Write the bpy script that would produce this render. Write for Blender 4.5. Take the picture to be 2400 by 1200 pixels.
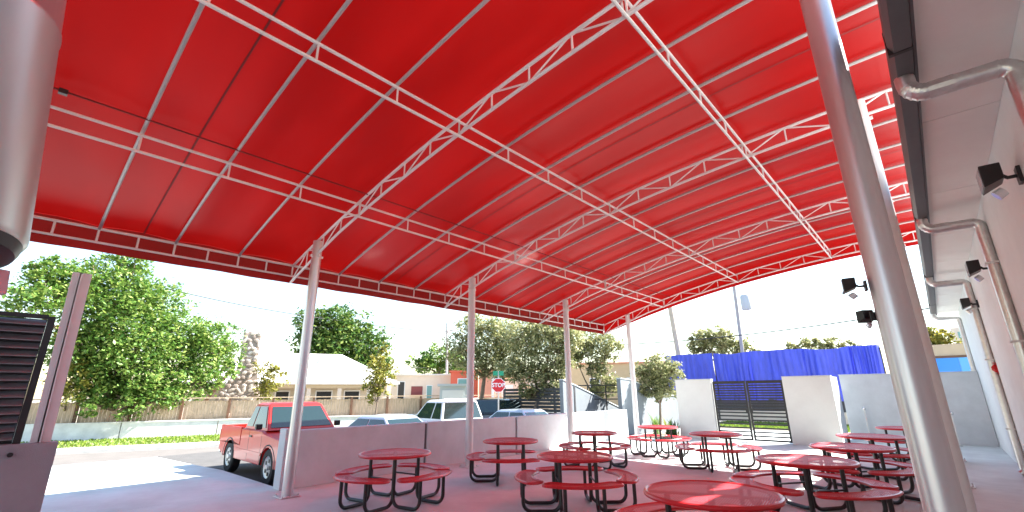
import bpy, math, random
from mathutils import Vector, Matrix
from math import sin, cos, pi, radians, hypot, atan2
random.seed(7)
S = bpy.context.scene
COL = S.collection
for o in list(bpy.data.objects): bpy.data.objects.remove(o)

# ------------------------------------------------------------------ camera
EYE = Vector((0, 0, 1.70))
PITCH, YAW, ROLL, FPX = radians(16.875), radians(42.319), radians(-0.45), 1058.0
fh = Vector((-sin(YAW), cos(YAW), 0))
FW = fh*cos(PITCH) + Vector((0, 0, 1))*sin(PITCH)
RT = FW.cross(Vector((0, 0, 1))).normalized(); UP = RT.cross(FW)
RT, UP = RT*cos(ROLL) + UP*sin(ROLL), UP*cos(ROLL) - RT*sin(ROLL)
cd = bpy.data.cameras.new('camera'); cam = bpy.data.objects.new('camera', cd); COL.objects.link(cam)
cd.sensor_width = 36; cd.sensor_fit = 'HORIZONTAL'; cd.lens = FPX/2400*36; cd.clip_start = .05; cd.clip_end = 3000
cam.matrix_world = Matrix(((RT.x, UP.x, -FW.x, 0), (RT.y, UP.y, -FW.y, 0), (RT.z, UP.z, -FW.z, EYE.z), (0, 0, 0, 1)))
S.camera = cam
# ------------------------------------------------------------------ sky, sun, exposure
SUN = Vector((.54, .95, 1.0)).normalized()       # towards the sun
SUN_STRENGTH, SKY_STRENGTH, EXPOSURE = 4.8, .076, 2.42
w = bpy.data.worlds.new('World'); S.world = w; w.use_nodes = True
nt = w.node_tree; sk = nt.nodes.new('ShaderNodeTexSky'); sk.sky_type = 'NISHITA'; sk.sun_disc = False
sk.sun_elevation = math.asin(SUN.z); sk.sun_rotation = atan2(SUN.x, SUN.y)
sk.air_density = 1.3; sk.dust_density = .6; sk.ozone_density = 1.0
nt.links.new(sk.outputs[0], nt.nodes['Background'].inputs[0]); nt.nodes['Background'].inputs[1].default_value = SKY_STRENGTH
ld = bpy.data.lights.new('sun', 'SUN'); ld.energy = SUN_STRENGTH; ld.angle = radians(.5); ld.color = (1, .96, .90)
lo = bpy.data.objects.new('sun', ld); COL.objects.link(lo); lo.rotation_euler = SUN.to_track_quat('Z', 'Y').to_euler()
S.view_settings.view_transform = 'Standard'; S.view_settings.look = 'None'
S.view_settings.exposure = EXPOSURE; S.view_settings.gamma = 1
S.view_settings.use_curve_mapping = False
S.render.engine = 'CYCLES'; S.cycles.max_bounces = 8; S.cycles.transparent_max_bounces = 8

# ------------------------------------------------------------------ helpers
def ray(px, py): return (FW*FPX + RT*(px-1200) + UP*(600-py)).normalized()
def at(px, py, D):                       # point of the site seen there, D metres away over the ground
    d = ray(px, py); return EYE + d*(D/hypot(d.x, d.y))
def onx(px, py, x): d = ray(px, py); return EYE + d*(x/d.x)
def ony(px, py, y): d = ray(px, py); return EYE + d*(y/d.y)

def P(m): return m.node_tree.nodes['Principled BSDF']
def mat(name, col, rough=.6, metal=0, var=.0, scale=6, bump=0, bscale=60, spec=.5, coat=0, streak=None):
    m = bpy.data.materials.new(name); m.use_nodes = True; b = P(m); nt = m.node_tree; L = nt.links
    b.inputs['Base Color'].default_value = (*col, 1); b.inputs['Roughness'].default_value = rough
    b.inputs['Metallic'].default_value = metal; b.inputs['Specular IOR Level'].default_value = spec
    b.inputs['Coat Weight'].default_value = coat
    tc = nt.nodes.new('ShaderNodeTexCoord')
    src = tc.outputs['Object']
    if streak:
        mp = nt.nodes.new('ShaderNodeMapping'); mp.inputs['Scale'].default_value = streak; L.new(src, mp.inputs[0]); src = mp.outputs[0]
    if var:
        n = nt.nodes.new('ShaderNodeTexNoise'); n.inputs['Scale'].default_value = scale; n.inputs['Detail'].default_value = 10
        n.inputs['Roughness'].default_value = .65
        L.new(src, n.inputs['Vector'])
        r = nt.nodes.new('ShaderNodeValToRGB'); r.color_ramp.elements[0].position = .3; r.color_ramp.elements[1].position = .7
        r.color_ramp.elements[0].color = (*[c*(1-var) for c in col], 1); r.color_ramp.elements[1].color = (*[min(1, c*(1+var)) for c in col], 1)
        L.new(n.outputs[0], r.inputs[0]); L.new(r.outputs[0], b.inputs['Base Color'])
        mr = nt.nodes.new('ShaderNodeMapRange'); mr.inputs[3].default_value = max(0, rough-.08); mr.inputs[4].default_value = min(1, rough+.1)
        L.new(n.outputs[0], mr.inputs[0]); L.new(mr.outputs[0], b.inputs['Roughness'])
    if bump:
        n2 = nt.nodes.new('ShaderNodeTexNoise'); n2.inputs['Scale'].default_value = bscale; n2.inputs['Detail'].default_value = 4
        L.new(src, n2.inputs['Vector'])
        bp = nt.nodes.new('ShaderNodeBump'); bp.inputs['Strength'].default_value = bump; bp.inputs['Distance'].default_value = .02
        L.new(n2.outputs[0], bp.inputs['Height']); L.new(bp.outputs[0], b.inputs['Normal'])
    return m

def leafmat(name, c1, c2, c3):
    m = bpy.data.materials.new(name); m.use_nodes = True; nt = m.node_tree; L = nt.links; b = P(m)
    g = nt.nodes.new('ShaderNodeNewGeometry'); r = nt.nodes.new('ShaderNodeValToRGB')
    r.color_ramp.elements[0].color = (*c1, 1); r.color_ramp.elements[1].color = (*c3, 1)
    e = r.color_ramp.elements.new(.5); e.color = (*c2, 1)
    L.new(g.outputs['Random Per Island'], r.inputs[0]); L.new(r.outputs[0], b.inputs['Base Color'])
    b.inputs['Roughness'].default_value = .5
    t = nt.nodes.new('ShaderNodeBsdfTranslucent'); L.new(r.outputs[0], t.inputs[0])
    mx = nt.nodes.new('ShaderNodeMixShader'); mx.inputs[0].default_value = .35
    L.new(b.outputs[0], mx.inputs[1]); L.new(t.outputs[0], mx.inputs[2]); L.new(mx.outputs[0], nt.nodes['Material Output'].inputs[0])
    return m

class MB:
    def __init__(s): s.v = []; s.f = []
    def quad(s, *p):
        n = len(s.v); s.v += [tuple(q) for q in p]; s.f.append(tuple(range(n, n+len(p)))); return s
    def box(s, x0, x1, y0, y1, z0, z1):
        n = len(s.v)
        s.v += [(x0,y0,z0),(x1,y0,z0),(x1,y1,z0),(x0,y1,z0),(x0,y0,z1),(x1,y0,z1),(x1,y1,z1),(x0,y1,z1)]
        s.f += [tuple(n+i for i in q) for q in ((3,2,1,0),(4,5,6,7),(0,1,5,4),(1,2,6,5),(2,3,7,6),(3,0,4,7))]; return s
    def beam(s, p, q, wd, h, up=Vector((0,0,1))):       # rectangular bar between two points
        p = Vector(p); q = Vector(q); d = (q-p).normalized(); a = d.cross(up)
        if a.length < 1e-4: a = Vector((1,0,0))
        a.normalize(); b = a.cross(d); n = len(s.v)
        for c in (p, q):
            for i, j in ((-1,-1),(1,-1),(1,1),(-1,1)): s.v.append(tuple(c + a*(i*wd/2) + b*(j*h/2)))
        s.f += [tuple(n+i for i in t) for t in ((3,2,1,0),(4,5,6,7),(0,1,5,4),(1,2,6,5),(2,3,7,6),(3,0,4,7))]; return s
    def tube(s, path, r, n=8, cap=True, closed=False):
        path = [Vector(p) for p in path]; N = len(path); rr = r if isinstance(r, (list, tuple)) else [r]*N
        ring = []; prev = None
        for i, p in enumerate(path):
            if closed: t = path[(i+1) % N]-path[i-1]
            else: t = (path[min(i+1, N-1)]-path[max(i-1, 0)])
            t.normalize()
            if prev is None:
                a = t.cross(Vector((0,0,1)));
                if a.length < 1e-3: a = t.cross(Vector((1,0,0)))
            else: a = prev - t*prev.dot(t)
            a.normalize(); prev = a; b = t.cross(a); k = len(s.v)
            for j in range(n): s.v.append(tuple(p + (a*cos(2*pi*j/n) + b*sin(2*pi*j/n))*rr[i]))
            ring.append(k)
        for i in range(N if closed else N-1):
            k, l = ring[i], ring[(i+1) % N]
            for j in range(n): s.f.append((k+j, k+(j+1) % n, l+(j+1) % n, l+j))
        if cap and not closed:
            s.f.append(tuple(ring[0]+j for j in reversed(range(n)))); s.f.append(tuple(ring[-1]+j for j in range(n)))
        return s
    def lathe(s, prof, c=(0,0,0), n=24, axis='z', cap=True):
        k0 = len(s.v)
        for r, h in prof:
            for j in range(n):
                a = 2*pi*j/n; x, y = r*cos(a), r*sin(a)
                q = (x, y, h) if axis == 'z' else (x, h, y)
                s.v.append((c[0]+q[0], c[1]+q[1], c[2]+q[2]))
        for i in range(len(prof)-1):
            for j in range(n):
                a, b = k0+i*n+j, k0+i*n+(j+1) % n; q = (a, b, b+n, a+n)
                s.f.append(q if axis == 'z' else q[::-1])
        if not cap: return s
        s.f.append(tuple(k0+j for j in (range(n) if axis != 'z' else reversed(range(n)))))
        s.f.append(tuple(k0+(len(prof)-1)*n+j for j in (range(n) if axis == 'z' else reversed(range(n))))); return s
    def prism(s, prof, y0, y1, inset=0, iw=.05):        # polygon in x,z extruded along y with softened rims
        cx = sum(p[0] for p in prof)/len(prof); cz = sum(p[1] for p in prof)/len(prof)
        st = [(y0, inset), (y0+iw, 0), (y1-iw, 0), (y1, inset)] if inset else [(y0, 0), (y1, 0)]
        k0 = len(s.v); n = len(prof)
        for y, ins in st:
            for x, z in prof:
                dx, dz = x-cx, z-cz; l = hypot(dx, dz) or 1
                s.v.append((x-dx/l*ins, y, z-dz/l*ins))
        for i in range(len(st)-1):
            for j in range(n):
                a, b = k0+i*n+j, k0+i*n+(j+1) % n; s.f.append((a, b, b+n, a+n))
        s.f.append(tuple(k0+j for j in reversed(range(n)))); s.f.append(tuple(k0+(len(st)-1)*n+j for j in range(n))); return s
    def mesh(s, name, m):
        me = bpy.data.meshes.new(name); me.from_pydata(s.v, [], s.f); me.materials.append(m); me.update(); return me
    def build(s, name, m, parent=None, smooth=False, bevel=0, org=None, label=None, kind=None, angle=40):
        if org is not None: s.v = [(a-org[0], b-org[1], c-org[2]) for a, b, c in s.v]
        me = s.mesh(name, m)
        if smooth:
            me.polygons.foreach_set('use_smooth', [True]*len(me.polygons)); me.set_sharp_from_angle(angle=radians(angle))
        o = bpy.data.objects.new(name, me); COL.objects.link(o)
        if parent: o.parent = parent
        if label: o['label'] = label
        if kind: o['kind'] = kind
        if bevel:
            bv = o.modifiers.new('bevel', 'BEVEL'); bv.width = bevel; bv.segments = 2; bv.limit_method = 'ANGLE'
        return o
def put(name, me, parent, loc, rot=(0,0,0), scale=(1,1,1)):        # an alike piece sharing mesh data
    o = bpy.data.objects.new(name, me); COL.objects.link(o); o.parent = parent; o.location = loc; o.rotation_euler = rot; o.scale = scale; return o
def tag(o, label, cat, group=None):
    o['label'] = label; o['category'] = cat
    if group: o['group'] = group
    return o
def thing(name, label, cat, loc=(0,0,0), rz=0, group=None):
    o = bpy.data.objects.new(name, None); COL.objects.link(o); o.empty_display_size = .2
    o.location = loc; o.rotation_euler = (0, 0, rz); return tag(o, label, cat, group)
def struct(o): o['kind'] = 'structure'; return o
def copy_tree(o, parent=None):
    c = o.copy(); COL.objects.link(c); c.parent = parent
    for ch in list(o.children): copy_tree(ch, c)
    return c

# ------------------------------------------------------------------ materials
M = {}
M['concrete'] = mat('courtyard_concrete', (.60,.65,.635), .62, var=.16, scale=.9, bump=.12, bscale=35, spec=.35)
M['asphalt'] = mat('asphalt', (.09,.086,.083), .9, var=.2, scale=3, bump=.3, bscale=120)
M['street'] = mat('street_asphalt', (.135,.122,.112), .9, var=.12, scale=2, bump=.2, bscale=100)
M['kerb'] = mat('kerb_concrete', (.55,.54,.5), .8, var=.1, scale=4)
M['earth'] = mat('earth', (.22,.19,.14), .95, var=.3, scale=.6)
M['stucco'] = mat('grey_stucco', (.55,.58,.60), .85, var=.09, scale=2.2, bump=.25, bscale=90)
M['stucco_dk'] = mat('dark_grey_stucco', (.27,.285,.30), .85, var=.08, scale=2, bump=.25, bscale=90)
M['stucco_lt'] = mat('pale_stucco', (.64,.67,.65), .85, var=.05, scale=2, bump=.2, bscale=90)
M['bluegrey'] = mat('blue_grey_stucco_shaded', (.20,.225,.245), .85, var=.06, scale=2, bump=.2, bscale=80)  # darkened base colour stands in for the shade on these walls
M['bldg'] = mat('building_stucco', (.74,.77,.76), .8, var=.05, scale=1.6, bump=.22, bscale=80)
M['soffit'] = mat('soffit_paint', (.80,.78,.75), .7, var=.05, scale=1.2, bump=.1, bscale=60)
M['joint'] = mat('joint_recess', (.16,.15,.155), .9)
M['steel'] = mat('galvanised_steel', (.62,.60,.61), .34, .75, var=.10, scale=5, bump=.03, bscale=25, streak=(1,1,.15))
M['white_steel'] = mat('white_painted_steel', (.66,.66,.645), .42, var=.04, scale=5)
M['grey_steel'] = mat('grey_truss_paint', (.40,.40,.39), .45, .25, var=.06, scale=6)
M['galv'] = mat('spiral_galvanised_duct', (.62,.61,.60), .3, .8, var=.12, scale=14, bump=.1, bscale=30)
M['gutter'] = mat('dark_gutter_metal', (.10,.10,.105), .5, .3, var=.15, scale=4)
M['red_mesh'] = mat('red_coated_mesh', (.58,.022,.034), .5, var=.1, scale=9)
M['black'] = mat('black_powder_coat', (.012,.012,.013), .38, var=.2, scale=8)
M['red_coat'] = mat('red_plastic_coating', (.50,.016,.022), .33, var=.08, scale=9, bump=.05, bscale=50, coat=.25)
M['rubber'] = mat('tyre_rubber', (.02,.02,.02), .85)
M['rim'] = mat('wheel_rim_alloy', (.5,.5,.5), .35, .4)
M['chrome'] = mat('chrome', (.7,.7,.7), .15, 1)
M['lamp_glass'] = mat('lamp_glass', (.7,.72,.75), .1, .2)
M['tail'] = mat('tail_lamp_red', (.4,.01,.01), .2)
M['truck_red'] = mat('red_car_paint', (.56,.012,.006), .35, var=.05, scale=3, coat=.3)
M['truck_white'] = mat('white_car_paint', (.78,.79,.8), .3, coat=.5)
M['car_silver'] = mat('silver_car_paint', (.5,.54,.6), .3, .5, coat=.5)
M['car_black'] = mat('black_car_paint', (.015,.017,.022), .25, coat=.6)
M['glass'] = mat('tinted_glass', (.012,.028,.028), .06, .0, spec=1)
M['wood'] = mat('fence_wood', (.58,.43,.29), .85, var=.3, scale=3, streak=(4,4,.6))
M['wood_dk'] = mat('dark_slat_wood', (.05,.052,.055), .7, var=.2, scale=6)
M['block'] = mat('whitewashed_block', (.80,.80,.77), .9, var=.18, scale=1.4, bump=.3, bscale=50)
M['house'] = mat('cream_house_wall', (.62,.55,.45), .85, var=.08, scale=2)
M['roof_white'] = mat('white_tile_roof', (.74,.72,.68), .75, var=.06, scale=3, bump=.4, bscale=25)
M['stone'] = mat('chimney_stone', (.60,.50,.43), .9, var=.35, scale=3, bump=.4, bscale=20)
M['mortar'] = mat('mortar', (.40,.33,.29), .95)
M['brown'] = mat('brown_timber', (.16,.08,.045), .8, var=.2, scale=5)
M['salmon'] = mat('salmon_wall', (.66,.28,.20), .8, var=.06, scale=2)
M['coral'] = mat('coral_red_wall', (.62,.13,.08), .8)
M['cream'] = mat('cream_wall', (.72,.62,.52), .8, var=.05, scale=2)
M['tan'] = mat('tan_wall', (.55,.42,.26), .8, var=.06, scale=2)
M['maroon'] = mat('maroon_awning', (.22,.06,.06), .7)
M['teal'] = mat('teal_pane', (.18,.36,.36), .15)
M['white'] = mat('white_paint', (.8,.8,.8), .5)
M['tarp'] = mat('blue_tarp', (.06,.085,.62), .42, var=.25, scale=2.0, bump=.25, bscale=9, streak=(3,3,.5))
M['blue'] = mat('bright_blue_panel', (.02,.27,.75), .35)
M['blue2'] = mat('pale_blue_panel', (.10,.42,.80), .35)
M['sign_red'] = mat('sign_red', (.6,.02,.03), .4)
M['sign_green'] = mat('sign_green', (.02,.30,.16), .4)
M['alarm'] = mat('alarm_red', (.5,.01,.01), .4)
M['bark'] = mat('bark', (.20,.15,.11), .95, var=.3, scale=5, bump=.5, bscale=30)
M['pole_wood'] = mat('utility_pole_wood', (.50,.42,.33), .9, var=.15, scale=3)
M['pole_grey'] = mat('concrete_pole', (.36,.34,.34), .85, var=.1, scale=2)
M['xfmr'] = mat('transformer_grey', (.42,.46,.5), .5)
M['cable'] = mat('cable_black', (.03,.03,.03), .7)
M['seam'] = mat('seam_shadow_red', (.13,.004,.004), .7)  # shadow lines of the seams as dark colour; the conduit shares it
M['grass'] = leafmat('grass_blades', (.09,.17,.02), (.17,.27,.03), (.26,.34,.05))
M['leafA'] = leafmat('bright_green_leaves', (.05,.13,.02), (.13,.25,.04), (.33,.40,.10))
M['leafB'] = leafmat('deep_green_leaves', (.03,.085,.015), (.07,.15,.025), (.22,.28,.06))
M['leafC'] = leafmat('olive_leaves', (.13,.17,.06), (.30,.31,.13), (.52,.48,.26))
M['leafD'] = leafmat('yellow_green_leaves', (.12,.14,.02), (.26,.26,.04), (.40,.34,.07))
M['leafE'] = leafmat('dark_shrub_leaves', (.012,.04,.012), (.03,.08,.02), (.10,.2,.03))
nt = M['stone'].node_tree; oi = nt.nodes.new('ShaderNodeObjectInfo'); rr_ = nt.nodes.new('ShaderNodeValToRGB')
rr_.color_ramp.elements[0].color = (.32,.25,.21,1); rr_.color_ramp.elements[1].color = (.80,.70,.62,1)
nt.links.new(oi.outputs['Random'], rr_.inputs[0]); nt.links.new(rr_.outputs[0], P(M['stone']).inputs['Base Color'])
# canopy membrane: a coated fabric that lets the sun glow through
m = bpy.data.materials.new('red_vinyl_membrane'); m.use_nodes = True; nt = m.node_tree; b = P(m); L = nt.links
b.inputs['Base Color'].default_value = (.28,.004,.004,1); b.inputs['Roughness'].default_value = .36; b.inputs['Specular IOR Level'].default_value = .33
tr = nt.nodes.new('ShaderNodeBsdfTranslucent')
tc = nt.nodes.new('ShaderNodeTexCoord'); mp = nt.nodes.new('ShaderNodeMapping'); mp.inputs['Scale'].default_value = (.25,.8,1)
n = nt.nodes.new('ShaderNodeTexNoise'); n.inputs['Scale'].default_value = 1.2; n.inputs['Detail'].default_value = 5
r = nt.nodes.new('ShaderNodeValToRGB'); r.color_ramp.elements[0].position = .35; r.color_ramp.elements[1].position = .7
r.color_ramp.elements[0].color = (.15,.0013,.0010,1); r.color_ramp.elements[1].color = (.21,.0029,.0023,1)
L.new(tc.outputs['Object'], mp.inputs[0]); L.new(mp.outputs[0], n.inputs[0]); L.new(n.outputs[0], r.inputs[0]); L.new(r.outputs[0], tr.inputs[0])
n2 = nt.nodes.new('ShaderNodeTexNoise'); n2.inputs['Scale'].default_value = 1.6; n2.inputs['Detail'].default_value = 2
bp = nt.nodes.new('ShaderNodeBump'); bp.inputs['Strength'].default_value = .25; bp.inputs['Distance'].default_value = .06
L.new(mp.outputs[0], n2.inputs[0]); L.new(n2.outputs[0], bp.inputs['Height']); L.new(bp.outputs[0], b.inputs['Normal'])
rfn = nt.nodes.new('ShaderNodeBsdfRefraction'); rfn.inputs['Roughness'].default_value = .85; rfn.inputs['IOR'].default_value = 1.08; L.new(r.outputs[0], rfn.inputs[0])
m2 = nt.nodes.new('ShaderNodeMixShader'); m2.inputs[0].default_value = .45; L.new(tr.outputs[0], m2.inputs[1]); L.new(rfn.outputs[0], m2.inputs[2])
mx = nt.nodes.new('ShaderNodeMixShader'); mx.inputs[0].default_value = .55
L.new(b.outputs[0], mx.inputs[1]); L.new(m2.outputs[0], mx.inputs[2]); L.new(mx.outputs[0], nt.nodes['Material Output'].inputs[0])
M['membrane'] = m

# ------------------------------------------------------------------ ground
mb = MB().quad((-900,-900,-.45),(900,-900,-.45),(900,900,-.45),(-900,900,-.45)); struct(mb.build('ground', M['earth']))
# courtyard slab (top at 0), driveway apron ramping down to the street
mb = MB().box(-9.75, 3.0, -14, 23.5, -.44, 0); struct(mb.build('courtyard_floor', M['concrete']))
mb = MB()
xs = [-9.752, -13, -16.2, -19.4]; zs = [0, 0, -.12, -.22]
for i in range(3):
    mb.quad((xs[i+1],-14,zs[i+1]),(xs[i],-14,zs[i]),(xs[i],4.0,zs[i]),(xs[i+1],4.0,zs[i+1]))
    mb.quad((xs[i+1],4.0,zs[i+1]),(xs[i],4.0,zs[i]),(xs[i],4.0,-.44),(xs[i+1],4.0,-.44))
struct(mb.build('driveway', M['concrete']))
mb = MB().box(-19.4, -9.76, 4.01, 60, -.40, -.20); struct(mb.build('parking_lot', M['asphalt']))
# street frame: u runs along the far kerb, n points back to us
SO = Vector((-30.5, 2.6, 0)); U = Vector((.374,.927,0)).normalized(); N = Vector((.927,-.374,0)).normalized()
def sp(u, n, z): q = SO + U*u + N*n; return (q.x, q.y, z)
mb = MB().quad(sp(-60,5.5,-.36), sp(-60,30,-.30), sp(120,30,-.30), sp(120,5.5,-.36)); struct(mb.build('street', M['street']))
mb = MB()
mb.quad(sp(-60,0,-.30), sp(-60,4.4,-.26), sp(120,4.4,-.26), sp(120,0,-.30)); struct(mb.build('verge', M['earth']))
mb = MB()
a = [sp(-60,4.4,-.24), sp(-60,5.7,-.24), sp(120,5.7,-.24), sp(120,4.4,-.24)]; mb.quad(*a); mb.quad(sp(-60,5.7,-.24), sp(-60,5.7,-.37), sp(120,5.7,-.37), sp(120,5.7,-.24))
struct(mb.build('far_sidewalk', M['kerb']))
def blades(name, region, num, h, wd, label, mt=None):
    mb = MB()
    for i in range(num):
        p = Vector(region()); a = random.uniform(0, 2*pi); d = Vector((cos(a), sin(a), 0))*wd
        l = Vector((random.gauss(0,.4), random.gauss(0,.4), 1))*h*random.uniform(.6,1.3)
        mb.quad(p-d, p+d, p+l)
    o = mb.build(name, mt or M['grass']); o['kind'] = 'stuff'; return tag(o, label, 'grass')
blades('verge_grass', lambda: sp(random.uniform(-8,26), random.uniform(.1,4.3), -.29), 16000, .09, .05, 'strip of bright green grass between far kerb and low white wall')

# ------------------------------------------------------------------ canopy
Y1, B = 3.793, 1.066
XE, XR, YN, YF = -9.93, .95, Y1-8*B, Y1+12*B
def zt(x): return 6.0 - .0142*(x-.7)**2
can = thing('fabric_canopy', 'huge red fabric canopy on white steel trusses arching over the picnic courtyard', 'canopy')
nx = 44
xs = [XE + (XR-XE)*i/nx for i in range(nx+1)]
mb = MB(); ny = 20*4
for j in range(ny+1):
    y = YN + (YF-YN)*j/ny; t = (j % 4)/4; sag = .035*sin(pi*t)
    for x in xs: mb.v.append((x, y, zt(x)+.05+.0*sag + sag))
for j in range(ny):
    for i in range(nx):
        k = j*(nx+1)+i; mb.f.append((k, k+1, k+nx+2, k+nx+1))
mb.build('fabric_roof', M['membrane'], can, smooth=True, angle=180)
mb = MB()
ys = [YN + (YF-YN)*j/80 for j in range(81)]
for j in range(80):
    a, b = ys[j], ys[j+1]; w0 = .012*sin(j*1.7); w1 = .012*sin((j+1)*1.7)
    mb.quad((XE-.004,a,zt(XE)+.10),(XE-.004,b,zt(XE)+.10),(XE-.03+w1,b,4.01+.006*sin(j+1)),(XE-.03+w0,a,4.01+.006*sin(j)))
mb.build('eave_valance', M['membrane'], can)
for yy, nm in ((YF+.004, 'end_valance'), (YN-.004, 'end_valance')):
    mb = MB()
    for i in range(nx):
        a, b = xs[i], xs[i+1]; mb.quad((a,yy,zt(a)+.055),(b,yy,zt(b)+.055),(b,yy,zt(b)-.40),(a,yy,zt(a)-.40))
    mb.build(nm, M['membrane'], can)
def arcpath(off, y, n=30, x0=XE, x1=XR): return [(x0+(x1-x0)*i/n, y, zt(x0+(x1-x0)*i/n)+off) for i in range(n+1)]
ribme = MB().tube(arcpath(0, 0), .025, 8).mesh('rib', M['grey_steel'])
for p in ribme.polygons: p.use_smooth = True
for i in range(-8, 13):
    if i % 4: put('rib', ribme, can, (0, Y1+i*B, 0))
def depth(x): return .375 if x < XE+.01 else .27 + .105*max(0, 1-(x-XE)/2.0)
def botz(x): return zt(x) - depth(x)
topme = MB().tube(arcpath(-.005, 0), .026, 8).mesh('top_chord', M['white_steel'])
botme = MB().tube([(x, 0, botz(x)) for x in xs], .025, 8).mesh('bottom_chord', M['white_steel'])
for me in (topme, botme):
    for p in me.polygons: p.use_smooth = True
nodes = [XE+.0+ (XR-XE)*k/16 for k in range(17)]
postme = []; 
for k in range(1, 16):
    x = nodes[k]; postme.append(MB().tube([(x,0,zt(x)),(x,0,botz(x))], .014, 6).mesh('strut', M['white_steel']))
for k in range(16):
    a, b = nodes[k], nodes[k+1]
    if k % 2: p = [(a,0,zt(a)),(b,0,botz(b))]
    else: p = [(a,0,botz(a)),(b,0,zt(b))]
    postme.append(MB().tube(p, .013, 6).mesh('strut', M['white_steel']))
for i in range(-8, 13, 4):
    e = bpy.data.objects.new('arch_truss', None); COL.objects.link(e); e.parent = can; e.location = (0, Y1+i*B, 0)
    put('top_chord', topme, e, (0,0,0)); put('bottom_chord', botme, e, (0,0,0))
    for me in postme: put('strut', me, e, (0,0,0))
PX = [-7.24, -4.49, -1.72]
for x in PX:
    e = bpy.data.objects.new('purlin_truss', None); COL.objects.link(e); e.parent = can; e.location = (x, 0, zt(x))
    MB().tube([(0,YN,-.062),(0,YF,-.062)], .021, 8).build('top_chord', M['white_steel'], e, smooth=True)
    MB().tube([(0,YN,-.30),(0,YF,-.30)], .021, 8).build('bottom_chord', M['white_steel'], e, smooth=True)
    pm = MB().tube([(0,0,-.062),(0,0,-.30)], .014, 6).mesh('strut', M['white_steel'])
    for i in range(-8, 13): put('strut', pm, e, (0, Y1+i*B+.0, 0))
e = bpy.data.objects.new('eave_frame', None); COL.objects.link(e); e.parent = can; e.location = (XE, 0, zt(XE))
MB().tube([(0,YN,-.0),(0,YF,-.0)], .025, 8).build('rail', M['white_steel'], e, smooth=True)
MB().tube([(0,YN,-.235),(0,YF,-.235)], .02, 8).build('rail', M['white_steel'], e, smooth=True)
pm = MB().tube([(0,0,0),(0,0,-.235)], .017, 6).mesh('post', M['white_steel'])
for i in range(-16, 25): put('post', pm, e, (0, Y1+i*B/2, 0))
# cloth seams, coloured dark to carry their shadow lines, and a conduit clipped under the fabric
def seam(y, x0, x1):
    n = 20; mb = MB()
    for i in range(n):
        a = x0+(x1-x0)*i/n; b = x0+(x1-x0)*(i+1)/n
        mb.quad((a,y-.012,zt(a)+.066),(b,y-.012,zt(b)+.066),(b,y+.012,zt(b)+.066),(a,y+.012,zt(a)+.066))
    mb.build('seam', M['seam'], can)
for i in (-6, -2.45, -.6+3.0, 6.45, 9.5): seam(Y1+i*B, XE, XR)
xq = -6.95
mb = MB().tube([(xq, YN, zt(xq)-.02), (xq, YF, zt(xq)-.02)], .011, 6); mb.build('conduit', M['seam'], can)
MB().box(xq-.03, xq+.03, -.25, -.17, zt(xq)-.06, zt(xq)+.0).build('junction_box', M['black'], can)

# ------------------------------------------------------------------ canopy columns
def column(x, y, label, r=.095, mt=M['steel'], group='steel columns holding up the red canopy', z1=None):
    t = thing('support_column', label, 'column', (x, y, 0), 0, group); H = (z1 or zt(x)-.03)
    MB().lathe([(r,.012),(r,1.0),(r*.98,1.02),(r*.98,H)], n=28).build('shaft', mt, t, smooth=True)
    MB().box(-.17,.17,-.17,.17,.001,.02).build('base_plate', mt, t, bevel=.003)
    bm_ = MB().lathe([(.014,0),(.014,.03)], n=8).mesh('bolt', M['steel'])
    for a in (-1,1):
        for b in (-1,1): put('bolt', bm_, t, (a*.135, b*.135, .02))
    MB().box(-.13,.13,-.02,.02,H-.34,H-.30).box(-.02,.02,-.13,.13,H-.34,H-.30).build('bracket', mt, t)
    return t
column(-8.8, Y1, 'galvanised canopy column at the end of the low grey wall, nearest the red pickup')
column(-8.8, Y1+4*B, 'canopy column behind the three-seat picnic table, in front of the white pickup', mt=M['white_steel'])
column(-8.8, Y1+8*B, 'canopy column rising before the low wall right of the stop sign', mt=M['white_steel'])
column(-8.8, YF, 'slim white canopy column at the far corner, nearest the planted bed', mt=M['white_steel'])
column(-.13, Y1, 'big galvanised column crossing the whole right side of the view', r=.098)
column(-.08, Y1+4*B, 'canopy column mostly hidden behind the big near column', mt=M['white_steel'])
column(-.08, Y1+8*B, 'canopy column with floodlight, behind the big near column', mt=M['white_steel'])
column(-.08, YF, 'farthest canopy column on the building side, behind the near one', mt=M['white_steel'])

# ------------------------------------------------------------------ low perimeter wall
lw = thing('low_wall', 'low mauve grey stucco wall with panel joints between courtyard and parking lot', 'wall', (-9.56, 4, 0))
cuts = [3.966, 7.22, 10.49, 13.8, 17.1]
for a, b in zip(cuts[:-1], cuts[1:]):
    MB().box(-.13,.13, a+.035-4, b-.035-4, 0, 1.03).build('wall_panel', M['stucco'], lw, bevel=.012)
for c in cuts[1:-1]:
    MB().box(-.09,.09, c-.0345-4, c+.0345-4, 0, 1.0).build('joint_strip', M['joint'], lw)
MB().box(-.16,.13, 3.90-4, 4.0-4, 0, 1.07).build('end_post', M['stucco'], lw, bevel=.01)
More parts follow.
